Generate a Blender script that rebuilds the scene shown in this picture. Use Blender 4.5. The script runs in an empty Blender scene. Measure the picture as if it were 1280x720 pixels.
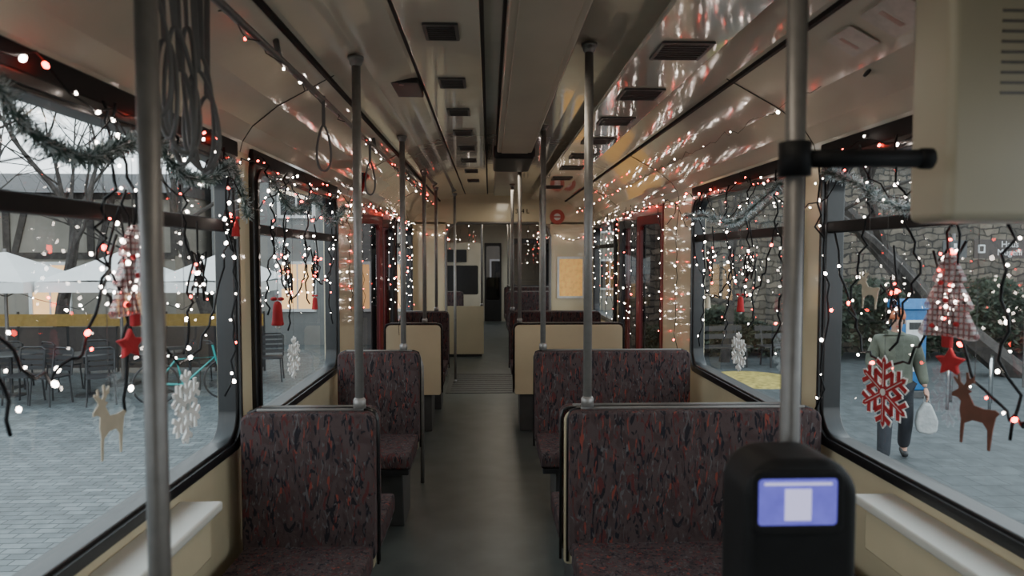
import bpy, bmesh, math, random
from mathutils import Vector, Matrix
random.seed(7)
COL = bpy.context.scene.collection
EYE = 1.55; G = -0.85; CX = 0.17

# ------------------------------------------------------------ materials
def pm(name, col, rough=.5, metal=0, nscale=12, namt=.12, bump=0, bscale=60, emis=None, estr=0, coat=0, spec=None):
    m = bpy.data.materials.new(name); m.use_nodes = True
    nt = m.node_tree; N = nt.nodes; L = nt.links; b = N['Principled BSDF']
    b.inputs['Roughness'].default_value = rough; b.inputs['Metallic'].default_value = metal
    b.inputs['Coat Weight'].default_value = coat; b.inputs['Coat Roughness'].default_value = .06
    if spec is not None: b.inputs['Specular IOR Level'].default_value = spec
    tc = N.new('ShaderNodeTexCoord')
    no = N.new('ShaderNodeTexNoise'); no.inputs['Scale'].default_value = nscale; no.inputs['Detail'].default_value = 4
    L.new(tc.outputs['Object'], no.inputs['Vector'])
    r = N.new('ShaderNodeValToRGB')
    r.color_ramp.elements[0].position = .3; r.color_ramp.elements[1].position = .7
    r.color_ramp.elements[0].color = tuple(c*(1-namt) for c in col)+(1,)
    r.color_ramp.elements[1].color = tuple(min(1, c*(1+namt)) for c in col)+(1,)
    L.new(no.outputs['Fac'], r.inputs[0]); L.new(r.outputs[0], b.inputs['Base Color'])
    if bump:
        n2 = N.new('ShaderNodeTexNoise'); n2.inputs['Scale'].default_value = bscale
        L.new(tc.outputs['Object'], n2.inputs['Vector'])
        bp = N.new('ShaderNodeBump'); bp.inputs['Strength'].default_value = bump; bp.inputs['Distance'].default_value = .01
        L.new(n2.outputs['Fac'], bp.inputs['Height']); L.new(bp.outputs[0], b.inputs['Normal']); L.new(bp.outputs[0], b.inputs['Coat Normal'])
    if emis:
        b.inputs['Emission Color'].default_value = tuple(emis)+(1,); b.inputs['Emission Strength'].default_value = estr
    return m

def ramp(N, L, src, p0, p1):
    r = N.new('ShaderNodeValToRGB'); r.color_ramp.elements[0].position = p0; r.color_ramp.elements[1].position = p1
    L.new(src, r.inputs[0]); return r.outputs[0]
def mixc(N, L, fac, a, b):
    m = N.new('ShaderNodeMix'); m.data_type = 'RGBA'
    L.new(fac, m.inputs[0])
    for i, c in ((6, a), (7, b)):
        if isinstance(c, tuple): m.inputs[i].default_value = c+(1,)
        else: L.new(c, m.inputs[i])
    return m.outputs[2]

def fabric():
    m = pm('moquette', (.05, .04, .05), .9, bump=.25, bscale=300, spec=.12); nt = m.node_tree; N = nt.nodes; L = nt.links
    b = N['Principled BSDF']; tc = N['Texture Coordinate']
    def noise(scale, rot, sc, dist):
        mp = N.new('ShaderNodeMapping'); mp.inputs['Rotation'].default_value = rot; mp.inputs['Scale'].default_value = sc
        L.new(tc.outputs['Object'], mp.inputs[0])
        n = N.new('ShaderNodeTexNoise'); n.inputs['Scale'].default_value = scale; n.inputs['Detail'].default_value = 1.0
        n.inputs['Distortion'].default_value = dist; L.new(mp.outputs[0], n.inputs['Vector']); return n.outputs['Fac']
    c = (.072, .052, .052)
    c = mixc(N, L, ramp(N, L, noise(14, (0, .3, 0), (1.4, 1.4, .9), 1.2), .48, .62), c, (.056, .038, .038))
    c = mixc(N, L, ramp(N, L, noise(19, (0, .9, 0), (1.7, 1.7, .6), 1.8), .60, .63), c, (.022, .020, .024))
    c = mixc(N, L, ramp(N, L, noise(16, (0, .2, 0), (3.4, 3.4, .9), 1.8), .64, .67), c, (.095, .088, .092))
    c = mixc(N, L, ramp(N, L, noise(17, (0, -.7, 0), (2.2, 2.2, .7), 1.6), .63, .67), c, (.090, .030, .030))
    c = mixc(N, L, ramp(N, L, noise(15, (0, 1.1, 0), (4.2, 4.2, .8), .8), .665, .69), c, (.19, .050, .038))
    c = mixc(N, L, ramp(N, L, noise(15, (0, -1.2, 0), (3.6, 3.6, .8), 1.2), .665, .69), c, (.02, .02, .026))
    L.new(c, b.inputs['Base Color']); return m

def brickmat(name, c1, c2, mortar, scale, bw, bh, msize, rough=.8, bump=.4, distort=0.0, axis='xy'):
    m = pm(name, c1, rough); nt = m.node_tree; N = nt.nodes; L = nt.links; b = N['Principled BSDF']; tc = N['Texture Coordinate']
    br = N.new('ShaderNodeTexBrick'); br.inputs['Scale'].default_value = scale
    br.inputs['Color1'].default_value = c1+(1,); br.inputs['Color2'].default_value = c2+(1,); br.inputs['Mortar'].default_value = mortar+(1,)
    br.inputs['Brick Width'].default_value = bw; br.inputs['Row Height'].default_value = bh; br.inputs['Mortar Size'].default_value = msize
    mp = N.new('ShaderNodeMapping')
    if axis == 'xz': mp.inputs['Rotation'].default_value = (-math.pi/2, 0, 0)
    L.new(tc.outputs['Object'], mp.inputs[0])
    src = mp.outputs[0]
    if distort:
        n = N.new('ShaderNodeTexNoise'); n.inputs['Scale'].default_value = 2.2; n.inputs['Detail'].default_value = 3
        L.new(src, n.inputs['Vector'])
        vm = N.new('ShaderNodeVectorMath'); vm.operation = 'MULTIPLY_ADD'; vm.inputs[1].default_value = (distort,)*3
        L.new(n.outputs['Color'], vm.inputs[0]); L.new(src, vm.inputs[2]); src = vm.outputs[0]
    L.new(src, br.inputs['Vector'])
    n2 = N.new('ShaderNodeTexNoise'); n2.inputs['Scale'].default_value = 5; n2.inputs['Detail'].default_value = 6
    L.new(tc.outputs['Object'], n2.inputs['Vector'])
    mm = N.new('ShaderNodeMix'); mm.data_type = 'RGBA'; mm.blend_type = 'OVERLAY'; mm.inputs[0].default_value = .7
    L.new(br.outputs['Color'], mm.inputs[6]); L.new(n2.outputs['Fac'], mm.inputs[7])
    L.new(mm.outputs[2], b.inputs['Base Color'])
    bp = N.new('ShaderNodeBump'); bp.inputs['Strength'].default_value = bump; bp.inputs['Distance'].default_value = .02; bp.invert = True
    L.new(br.outputs['Fac'], bp.inputs['Height']); L.new(bp.outputs[0], b.inputs['Normal'])
    return m

def glassmat(name, tint, refl=1.0):
    m = bpy.data.materials.new(name); m.use_nodes = True; nt = m.node_tree; N = nt.nodes; L = nt.links
    N.remove(N['Principled BSDF']); o = N['Material Output']
    t = N.new('ShaderNodeBsdfTransparent'); t.inputs[0].default_value = tint+(1,)
    g = N.new('ShaderNodeBsdfGlossy'); g.inputs['Roughness'].default_value = .02; g.inputs[0].default_value = (refl,)*3+(1,)
    lw = N.new('ShaderNodeLayerWeight'); lw.inputs[0].default_value = .5
    pw = N.new('ShaderNodeMath'); pw.operation = 'POWER'; pw.inputs[1].default_value = 4; L.new(lw.outputs['Facing'], pw.inputs[0])
    ma = N.new('ShaderNodeMath'); ma.operation = 'MULTIPLY_ADD'; ma.inputs[1].default_value = .5; ma.inputs[2].default_value = .04; L.new(pw.outputs[0], ma.inputs[0])
    tc = N.new('ShaderNodeTexCoord'); no = N.new('ShaderNodeTexNoise'); no.inputs['Scale'].default_value = 1.5
    L.new(tc.outputs['Object'], no.inputs['Vector'])
    bp = N.new('ShaderNodeBump'); bp.inputs['Strength'].default_value = .02; L.new(no.outputs['Fac'], bp.inputs['Height']); L.new(bp.outputs[0], g.inputs['Normal'])
    mx = N.new('ShaderNodeMixShader'); L.new(ma.outputs[0], mx.inputs[0]); L.new(t.outputs[0], mx.inputs[1]); L.new(g.outputs[0], mx.inputs[2])
    L.new(mx.outputs[0], o.inputs[0]); return m

M = {}
M['cream'] = pm('cream_laminate', (.58, .50, .345), .24, nscale=3, namt=.06, bump=.02, bscale=12, coat=.6)
M['cabcream'] = pm('cream_painted_steel', (.42, .375, .28), .4, nscale=3, namt=.05)
M['ceil'] = pm('ceiling_laminate', (.66, .61, .50), .09, nscale=2, namt=.05, bump=.05, bscale=11, coat=1.0)
M['beam'] = pm('beam_panel', (.44, .40, .32), .4, nscale=3, namt=.08)
M['floor'] = pm('floor_lino', (.064, .074, .071), .36, nscale=5, namt=.25, bump=.05, bscale=200)
M['black'] = pm('black_rubber', (.008, .008, .009), .38, nscale=20, namt=.2, coat=.12)
M['matblack'] = pm('matte_black_plastic', (.007, .007, .008), .6, nscale=20, namt=.2, spec=.2)
M['dark'] = pm('dark_plastic', (.020, .020, .022), .45)
M['seam'] = pm('seam_gap', (.010, .009, .008), .7)
M['steel'] = pm('brushed_steel', (.18, .17, .165), .42, .5, nscale=40, namt=.1)
M['steel_light'] = pm('light_brushed_steel', (.27, .26, .25), .42, .5, nscale=40, namt=.1)
M['chrome'] = pm('chrome', (.6, .6, .6), .15, 1)
M['greymet'] = pm('grey_painted_metal', (.065, .065, .065), .45)
M['strapgrey'] = pm('grey_strap_plastic', (.12, .12, .12), .5)
M['fabric'] = fabric()
M['trimgrey'] = pm('grey_rim', (.16, .15, .14), .35)
M['redpaint'] = pm('dark_red_paint', (.15, .012, .012), .3)
M['red'] = pm('red_felt', (.36, .015, .02), .8, bump=.2, bscale=200)
M['softred'] = pm('faded_red_print', (.50, .10, .08), .6)
M['palered'] = pm('pale_red_print', (.48, .34, .29), .4)
M['whitefelt'] = pm('white_felt', (.68, .67, .65), .8, bump=.2, bscale=200)
M['beigewood'] = pm('light_plywood', (.48, .42, .32), .6, nscale=20, namt=.1)
M['brownwood'] = pm('brown_plywood', (.14, .05, .03), .6, nscale=20, namt=.2)
M['glass'] = glassmat('window_glass', (.88, .935, .945))
M['dglass'] = glassmat('dark_glass', (.28, .26, .26))
M['bw'] = pm('bulb_white', (1, .8, .7), .3, emis=(1, .85, .74), estr=36)
M['br'] = pm('bulb_red', (1, .1, .05), .3, emis=(1, .045, .025), estr=34)
M['green'] = pm('tinsel_green', (.06, .10, .09), .35, namt=.5)
M['silver'] = pm('tinsel_white', (.38, .44, .45), .3)
M['skin'] = pm('skin', (.42, .24, .18), .6)
M['jacket'] = pm('olive_jacket', (.085, .092, .070), .85, nscale=6, namt=.35, bump=.8, bscale=14)
M['trouser'] = pm('dark_trousers', (.022, .025, .032), .85, bump=.5, bscale=15)
M['orange'] = pm('rust_wool', (.42, .13, .06), .9, bump=.5, bscale=80)
M['bark'] = pm('bark', (.045, .038, .034), .9, nscale=8, namt=.4, bump=.5, bscale=20)
M['canvas'] = pm('white_canvas', (.66, .66, .65), .8, nscale=2, namt=.06)
M['ledge'] = pm('pale_ledge_laminate', (.54, .53, .49), .45, nscale=2, namt=.05)
M['yellow'] = pm('yellow_banner', (.36, .23, .06), .7)
M['leaf'] = pm('hedge_leaf', (.022, .032, .016), .7, nscale=3, namt=.5)
M['plaster'] = pm('grey_plaster', (.19, .19, .185), .9, nscale=2, namt=.12)
M['plaster2'] = pm('beige_plaster', (.22, .20, .17), .9, nscale=2, namt=.12)
M['roof'] = pm('roof_tiles', (.06, .055, .055), .8, nscale=10, namt=.3)
M['bluep'] = pm('blue_enamel', (.02, .13, .32), .35)
M['teal'] = pm('teal_paint', (.02, .28, .27), .4)
M['white'] = pm('white_plastic', (.6, .6, .6), .5)
M['bag'] = pm('pale_bag_film', (.36, .37, .37), .6, bump=.8, bscale=18)
M['warmwin'] = pm('warm_lit_window', (.3, .2, .1), .5, emis=(1, .55, .22), estr=1.8)
M['stone'] = brickmat('rubble_stone', (.155, .130, .102), (.07, .062, .052), (.035, .031, .027), 1.6, .55, .26, .03, .9, .8, .35, 'xz')
M['paving'] = brickmat('paving_setts', (.145, .165, .170), (.090, .104, .109), (.036, .041, .043), 2.4, .5, .25, .018, .5, .5)
M['asphalt'] = brickmat('grey_street_paving', (.084, .094, .097), (.068, .076, .079), (.036, .041, .043), 1.6, .5, .5, .010, .6, .3)
M['screen'] = pm('lit_screen', (.1, .1, .3), .3, nscale=26, namt=.5, emis=(.11, .10, .55), estr=1.0)
M['icon'] = pm('lit_icon', (.6, .6, .8), .3, emis=(.62, .58, .95), estr=.8)
M['poster'] = pm('yellow_poster', (.65, .38, .10), .5, nscale=18, namt=.3, emis=(1, .52, .16), estr=.35)
M['signbrown'] = pm('sign_brown', (.045, .034, .03), .5)
M['paper'] = pm('sticker_film', (.60, .56, .50), .25, nscale=30, namt=.1, coat=.5)
M['leafpatch'] = pm('fallen_leaves', (.38, .30, .08), .9, nscale=10, namt=.4, bump=.6, bscale=30)
def plaid():
    m = pm('plaid_cloth', (.4, .1, .1), .3); nt = m.node_tree; N = nt.nodes; L = nt.links; b = N['Principled BSDF']; tc = N['Texture Coordinate']
    def w(d):
        x = N.new('ShaderNodeTexWave'); x.bands_direction = d; x.inputs['Scale'].default_value = 20; L.new(tc.outputs['Object'], x.inputs['Vector']); return ramp(N, L, x.outputs['Fac'], .62, .68)
    c = mixc(N, L, w('X'), (.50, .50, .50), (.34, .14, .14)); c2 = mixc(N, L, w('X'), (.34, .17, .17), (.22, .04, .045))
    L.new(mixc(N, L, w('Z'), c, c2), b.inputs['Base Color'])
    b.inputs['Alpha'].default_value = .55
    return m
M['plaid'] = plaid()

# ------------------------------------------------------------ mesh builder
def rrect(u0, u1, v0, v1, r, n=6):
    rs = r if isinstance(r, (list, tuple)) else [r]*4
    P = []
    for (cx, cy, a0, rr) in ((u0, v0, 180, rs[0]), (u1, v0, 270, rs[1]), (u1, v1, 0, rs[2]), (u0, v1, 90, rs[3])):
        ox = cx+(rr if cx == u0 else -rr); oy = cy+(rr if cy == v0 else -rr)
        for i in range(n+1):
            a = math.radians(a0+90*i/n); P.append((ox+rr*math.cos(a), oy+rr*math.sin(a)))
    return P
def pt(plane, u, v, t):
    return (u, t, v) if plane == 'xz' else ((t, u, v) if plane == 'yz' else (u, v, t))
class B:
    def __init__(s): s.v = []; s.f = []; s.m = []; s.mi = 0
    def face(s, idx): s.f.append(idx); s.m.append(s.mi)
    def quad(s, *p):
        o = len(s.v); s.v += [tuple(q) for q in p]; s.face(list(range(o, o+len(p)))); return s
    def box(s, x0, x1, y0, y1, z0, z1):
        o = len(s.v); s.v += [(x, y, z) for x in (x0, x1) for y in (y0, y1) for z in (z0, z1)]
        for q in ((0, 1, 3, 2), (4, 6, 7, 5), (0, 4, 5, 1), (2, 3, 7, 6), (0, 2, 6, 4), (1, 5, 7, 3)): s.face([o+i for i in q])
        return s
    def prism(s, P, plane, a, b):
        o = len(s.v); n = len(P)
        s.v += [pt(plane, u, v, a) for u, v in P]+[pt(plane, u, v, b) for u, v in P]
        s.face(list(range(o, o+n))); s.face(list(range(o+2*n-1, o+n-1, -1)))
        for i in range(n): j = (i+1) % n; s.face([o+i, o+j, o+n+j, o+n+i])
        return s
    def ring(s, P, Q, plane, a, b):
        o = len(s.v); n = len(P)
        for R, t in ((P, a), (Q, a), (P, b), (Q, b)): s.v += [pt(plane, u, v, t) for u, v in R]
        for i in range(n):
            j = (i+1) % n
            s.face([o+i, o+j, o+n+j, o+n+i]); s.face([o+2*n+i, o+3*n+i, o+3*n+j, o+2*n+j])
            s.face([o+i, o+2*n+i, o+2*n+j, o+j]); s.face([o+n+i, o+n+j, o+3*n+j, o+3*n+i])
        return s
    def tube(s, P, r, n=8, closed=False):
        P = [Vector(p) for p in P]; k = len(P); rs = r if isinstance(r, (list, tuple)) else [r]*k; o = len(s.v)
        up = None
        for i, p in enumerate(P):
            if closed: d = P[(i+1) % k]-P[i-1]
            else: d = P[min(i+1, k-1)]-P[max(i-1, 0)]
            d = d.normalized() if d.length > 1e-9 else Vector((0, 0, 1))
            if up is None: up = Vector((0, 0, 1)) if abs(d.z) < .9 else Vector((1, 0, 0))
            a = d.cross(up)
            if a.length < 1e-6: a = d.orthogonal()
            a.normalize(); b = d.cross(a); up = a.cross(d)
            for j in range(n):
                t = 2*math.pi*j/n; s.v.append(tuple(p+(a*math.cos(t)+b*math.sin(t))*rs[i]))
        for i in range(k if closed else k-1):
            i2 = (i+1) % k
            for j in range(n): j2 = (j+1) % n; s.face([o+i*n+j, o+i*n+j2, o+i2*n+j2, o+i2*n+j])
        if not closed: s.face([o+j for j in range(n)][::-1]); s.face([o+(k-1)*n+j for j in range(n)])
        return s
    def lathe(s, prof, c=(0, 0, 0), n=16):
        o = len(s.v); k = len(prof)
        for r, z in prof:
            for j in range(n): a = 2*math.pi*j/n; s.v.append((c[0]+r*math.cos(a), c[1]+r*math.sin(a), c[2]+z))
        for i in range(k-1):
            for j in range(n): j2 = (j+1) % n; s.face([o+i*n+j, o+i*n+j2, o+(i+1)*n+j2, o+(i+1)*n+j])
        s.face([o+j for j in range(n)][::-1]); s.face([o+(k-1)*n+j for j in range(n)]); return s
    def ball(s, c, r, sc=(1, 1, 1), n=12):
        prof = [(max(1e-4, math.sin(math.pi*i/8))*r*sc[0], -math.cos(math.pi*i/8)*r*sc[2]) for i in range(9)]
        return s.lathe(prof, c, n)
    def mesh(s, name, smooth=False):
        me = bpy.data.meshes.new(name); me.from_pydata(s.v, [], s.f)
        me.polygons.foreach_set('material_index', s.m)
        bm = bmesh.new(); bm.from_mesh(me); bmesh.ops.recalc_face_normals(bm, faces=bm.faces); bm.to_mesh(me); bm.free()
        if smooth: me.polygons.foreach_set('use_smooth', [True]*len(me.polygons))
        me.update(); return me

def setmeta(o, label=None, cat=None, kind=None, group=None):
    if label: o['label'] = label
    if cat: o['category'] = cat
    if kind: o['kind'] = kind
    if group: o['group'] = group
def obj(name, b, mats, parent=None, loc=(0, 0, 0), rot=(0, 0, 0), smooth=False, bevel=0, segs=2, subs=0, **meta):
    me = b.mesh(name, smooth) if isinstance(b, B) else b
    if not isinstance(mats, (list, tuple)): mats = [mats]
    if not me.materials:
        for m in mats: me.materials.append(m)
    o = bpy.data.objects.new(name, me); COL.objects.link(o); o.location = loc; o.rotation_euler = rot
    if parent: o.parent = parent
    if bevel:
        md = o.modifiers.new('b', 'BEVEL'); md.width = bevel; md.segments = segs; md.limit_method = 'ANGLE'; md.angle_limit = .6
        for p in me.polygons: p.use_smooth = True
        wn = o.modifiers.new('w', 'WEIGHTED_NORMAL')
    setmeta(o, **meta); return o
def thing(name, label, cat, loc=(0, 0, 0), rot=(0, 0, 0), group=None, kind=None):
    o = bpy.data.objects.new(name, None); COL.objects.link(o); o.location = loc; o.rotation_euler = rot; o.empty_display_size = .1
    setmeta(o, label, cat, kind, group); return o
def clone(src, loc, rot=None, label=None):
    def rec(o, par):
        c = o.copy(); COL.objects.link(c)
        if par: c.parent = par
        for ch in o.children: rec(ch, c)
        return c
    n = rec(src, None); n.location = loc
    if rot is not None: n.rotation_euler = rot
    if label: n['label'] = label
    return n

# ------------------------------------------------------------ shell
LX, RX = -.98, 1.32
WZ0, WZ1, TZ = .82, 1.93, 1.66
PROF = [(1.15, 1.96), (1.14, 2.0), (1.10, 2.06), (1.0, 2.14), (.78, 2.26), (.66, 2.30), (.5, 2.335), (.25, 2.355), (0, 2.36)]
def ceilz(x):
    a = abs(x-CX)
    for (o1, z1), (o2, z2) in zip(PROF, PROF[1:]):
        if o2 <= a <= o1: return z1+(z2-z1)*(o1-a)/(o1-o2)
    return 2.36
full = [(CX-o, z) for o, z in PROF]+[(CX+o, z) for o, z in PROF[-2::-1]]
def strip(name, y0, y1, pts, mat):
    b = B(); P = pts+[(x, z+.03) for x, z in pts[::-1]]
    b.prism(P, 'xz', y0, y1); o = obj(name, b, mat, kind='structure')
    return o
strip('ceiling', -1.8, 8.8, full, M['ceil'])
obj('floor', B().box(LX, RX, -1.8, 9.0, -.08, 0), M['floor'], kind='structure')

def wall(name, x, s, y0, y1, ops, ztop=1.98, zb=-.3, mat='cream'):
    b = B(); t = .07; x0, x1 = (x, x+t) if s > 0 else (x-t, x); y = y0
    for (a, c, z0, z1) in ops:
        if a > y: b.box(x0, x1, y, a, zb, ztop)
        if z0 > zb: b.box(x0, x1, a, c, zb, z0)
        if z1 < ztop: b.box(x0, x1, a, c, z1, ztop)
        y = c
    if y < y1: b.box(x0, x1, y, y1, zb, ztop)
    return obj(name, b, M[mat], kind='structure')
wins = [(-1.4, .45), (.62, 2.65), (2.84, 4.36), (7.05, 8.5)]
DOOR = (5.15, 6.75)
ops = [(a, c, WZ0, WZ1) for a, c in wins[:3]]+[(DOOR[0], DOOR[1], 0, 1.95)]+[(wins[3][0], wins[3][1], WZ0, WZ1)]
wall('wall_left', LX, -1, -1.8, 8.8, ops); wall('wall_right', RX, 1, -1.8, 8.8, ops)
b = B().prism(full+[(RX, 0), (LX, 0)], 'xz', -1.86, -1.8); obj('wall_back', b, M['cream'], kind='structure')

wn = [0]
def window(side, y0, y1, x, z0=WZ0, z1=WZ1, simple=False):
    wn[0] += 1; s = side
    w = thing('window_%d' % wn[0], None, None, (x, (y0+y1)/2, z0), kind='structure')
    h = (y1-y0)/2; H = z1-z0
    out = rrect(-h-.012, h+.012, -.012, H+.012, .05, 8); inn = rrect(-h+.042, h-.042, .042, H-.042, .10, 8)
    a, c = (-.02*s, .055*s)
    obj('frame', B().ring(out, inn, 'yz', min(a, c), max(a, c)), M['black'], w, bevel=.008)
    lip = rrect(-h+.012, h-.012, .012, H-.012, .09, 8); lip2 = rrect(-h+.03, h-.03, .03, H-.03, .09, 8)
    obj('rubber_seal', B().ring(lip, lip2, 'yz', -.03 if s > 0 else .018, -.018 if s > 0 else .03), M['black'], w)
    zt = TZ-z0
    obj('transom', B().box(-.012, .02, -h+.03, h-.03, zt-.022, zt+.022), M['matblack'], w, bevel=.006)
    x_ = .030*s
    obj('glass_pane', B().quad((x_, -h+.03, .03), (x_, h-.03, .03), (x_, h-.03, H-.03), (x_, -h+.03, H-.03)), M['glass'], w)
    return w
for a, c in wins: window(-1, a, c, LX); window(1, a, c, RX)

dn = [0]
def door(side, x):
    dn[0] += 1; s = side
    d = thing('door_%d' % dn[0], None, None, (x+.03*s, DOOR[0], 0), kind='structure')
    W = (DOOR[1]-DOOR[0])
    obj('door_frame', B().box(-.04, .04, 0, .05, 0, 1.95).box(-.04, .04, W-.05, W, 0, 1.95).box(-.04, .04, .05, W-.05, 1.88, 1.95), M['redpaint'], d, bevel=.006)
    n = 4; lw = (W-.12)/n; inw = -s*.13
    for i in range(n):
        xa, xb = (0, inw) if i % 2 == 0 else (inw, 0)
        ya = .06+i*lw; yb = ya+lw-.01; L = math.hypot(xb-xa, yb-ya)
        rz = math.atan2(yb-ya, xb-xa)
        leaf = obj('door_leaf', B().ring(rrect(0, L, .03, 1.87, .02), rrect(.045, L-.045, .25, 1.80, .05), 'xz', -.018, .018), M['redpaint'] if i in (0, 3) else M['black'], d, (xa, ya, 0), (0, 0, rz), bevel=.004)
        obj('door_glass', B().quad((.04, 0, .24), (L-.04, 0, .24), (L-.04, 0, 1.81), (.04, 0, 1.81)), M['dglass'], leaf)
    obj('step', B().box(-.05, .05, .05, W-.05, -.02, .012), M['greymet'], d)
door(-1, LX); door(1, RX)

tn = [0]
def trim(b, mat, **k):
    tn[0] += 1; return obj('trim_%d' % tn[0], b, M[mat], kind='structure', **k)
for off in (.80, -.80): trim(B().box(CX+off-.008, CX+off+.008, -1.7, 8.75, 2.238, 2.262), 'seam')
for off in (.46, -.46): trim(B().box(CX+off-.004, CX+off+.004, -1.7, 8.75, 2.332, 2.338), 'seam')
trim(B().box(-.30, -.03, -1.7, 8.7, 2.325, 2.352), 'ceil', bevel=.006)
trim(B().box(-.030, -.018, -1.7, 8.7, 2.33, 2.356), 'seam'); trim(B().box(-.312, -.30, -1.7, 8.7, 2.33, 2.345), 'seam')
trim(B().box(.055, .30, -1.7, 4.85, 2.275, 2.352), 'beam', bevel=.01)
trim(B().box(.044, .054, -1.7, 4.85, 2.31, 2.354), 'seam'); trim(B().box(.301, .311, -1.7, 4.85, 2.31, 2.354), 'seam')
trim(B().box(.085, .27, -1.7, 4.84, 2.269, 2.276), 'beam', bevel=.003)
trim(B().box(.03, .33, 4.95, 5.75, 2.25, 2.35), 'dark', bevel=.02)
trim(B().box(.055, .30, 5.85, 8.6, 2.30, 2.352), 'beam', bevel=.01)
trim(B().box(.52, .80, -1.7, 8.7, 2.262, 2.285), 'ceil', bevel=.006)
ht = thing('ceiling_hatch', 'dark rectangular hatch plate in the ceiling beside a pole', 'hatch', (-.39, 3.2, 2.322))
obj('hatch_plate', B().box(-.075, .075, -.14, .14, -.010, .012), M['dark'], ht, bevel=.004)
obj('latch', B().lathe([(.012, -.006), (.012, 0)], (0, -.12, -.010), 12), M['steel'], ht)
for a, c in wins[:3]:
    trim(B().box(LX, LX+.022, a-.01, c+.01, 1.925, 1.985), 'matblack', bevel=.006)
    trim(B().box(RX-.022, RX, a-.01, c+.01, 1.925, 1.985), 'matblack', bevel=.006)
for y in (.55, 2.74, 4.75, 6.85):
    for sg in (-1, 1):
        P = [(CX+sg*o, z-.0015) for o, z in PROF[:5]]
        trim(B().prism(P+[(x, z-.002) for x, z in P[::-1]], 'xz', y-.003, y+.003), 'seam')
for x, n in ((LX+.012, 'baseboard_left'), (RX-.012, 'baseboard_right')):
    obj(n, B().box(x-.012, x+.012, -1.7, 5.1, 0, .12), M['greymet'], kind='structure')
for sg, x in ((-1, LX), (1, RX)):
    l = thing('window_ledge', 'cream laminate ledge fixed to the wall under the window', 'ledge', (x, 1.5, .70), group='window ledges')
    w = .135; x0, x1 = (0, w) if sg < 0 else (-w, 0)
    obj('shelf_top', B().box(x0, x1, -.68, .66, .045, .075), M['ledge'], l, bevel=.008)
    obj('fascia', B().box(x0+(.0 if sg < 0 else .03), x1-(.03 if sg < 0 else .0), -.66, .64, -.10, .045), M['cream'], l, bevel=.008)
for y, w_, h_ in ((1.80, .06, .09), (2.02, .05, .07)):
    s_ = thing('notice_sticker', 'small pale notice sticker with faint red mark on the ceiling cove', 'sticker', (1.0747, y, 2.1835), (0, .5, 0), group='cove stickers')
    obj('sticker_film', B().prism(rrect(-w_, w_, -h_, h_, .01, 3), 'xy', -.001, 0), M['paper'], s_)
    obj('printed_mark', B().box(-w_*.6, w_*.6, h_*.1, h_*.35, -.0016, -.001), M['palered'], s_)

def vent(w, l):
    f = B().ring(rrect(-w/2, w/2, -l/2, l/2, .008, 3), rrect(-w/2+.012, w/2-.012, -l/2+.012, l/2-.012, .004, 3), 'xy', -.008, 0)
    n = 7
    for i in range(n):
        y = -l/2+.012+(l-.024)*(i+.5)/n; f.box(-w/2+.01, w/2-.01, y-.003, y+.003, -.007, -.001)
    return f
v = thing('ceiling_vent', 'small slatted air vent set in the ceiling panel', 'vent', (-.165, 2.40, 2.325), group='ceiling vents')
obj('grille', vent(.12, .17), M['greymet'], v); obj('vent_cavity', B().box(-.055, .055, -.075, .075, -.004, 0), M['seam'], v)
for y in (3.1, 3.72, 4.34, 4.95, 5.6, 6.3, 7.1): clone(v, (-.165, y, 2.325))
v2 = thing('ceiling_vent', 'wide dark slatted vent on the sloping ceiling strip', 'vent', (.665, 2.38, 2.262), group='side ceiling vents')
obj('grille', vent(.18, .20), M['greymet'], v2); obj('vent_cavity', B().box(-.085, .085, -.09, .09, -.004, 0), M['seam'], v2)
for y in (1.5, 3.02, 3.62, 4.24, 4.9, 5.55, 6.3, 7.1): clone(v2, (.665, y, 2.262))

# ------------------------------------------------------------ benches
def bench(w, label, loc, rz=0):
    t = thing('passenger_bench', label, 'seat', loc, (0, 0, rz), group='upholstered tram seats')
    h = w/2
    obj('backrest', B().prism(rrect(-h+.002, h-.002, .40, .962, [.02, .02, .035, .035]), 'xz', -.065, -.002), M['fabric'], t, bevel=.012, segs=3)
    obj('back_panel', B().prism(rrect(-h+.014, h-.014, .34, .950, [.02, .02, .04, .04]), 'xz', 0, .013), M['cream'], t, bevel=.003, label='cream laminate rear panel')
    top = [(-h+.002, .004, .36)]+[(u, .004, v) for u, v in [(-h+.002, .92), (-h+.012, .952), (-h+.04, .962), (h-.04, .962), (h-.012, .952), (h-.002, .92)]]+[(h-.002, .004, .36)]
    obj('edge_trim', B().tube(top, .006, 8), M['black'], t, smooth=True)
    obj('top_rail', B().tube([(-h+.05, -.012, .966), (h-.05, -.012, .966)], .006, 8), M['trimgrey'], t, smooth=True, label='light grey plastic top rail')
    obj('cushion', B().prism(rrect(-.50, -.055, .37, .46, [.02, .01, .01, .035]), 'yz', -h+.01, h-.01), M['fabric'], t, bevel=.014, segs=3)
    obj('seat_pan', B().box(-h+.02, h-.02, -.48, -.04, .335, .368), M['dark'], t, bevel=.006)
    obj('pedestal', B().prism([(-.36, 0), (-.06, 0), (-.04, .335), (-.42, .335)], 'yz', -h+.10, h-.06), M['greymet'], t, bevel=.008)
    return t
lb = 'seat with dark maroon red-flecked fabric and cream rear panel'
R1 = 2.60
sL = bench(.50, 'single '+lb, (-.68, R1, 0)); sR = bench(.97, 'double '+lb, (.785, R1, 0))
PI = math.pi
for y, r in ((R1+.032, PI), (4.22, 0), (5.92, PI), (7.21, 0)):
    clone(sL, (-.68 if y != 5.92 else -.66, y, 0), (0, 0, r)); clone(sR, (.76 if y < 5 else .69, y, 0), (0, 0, r))

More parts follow.
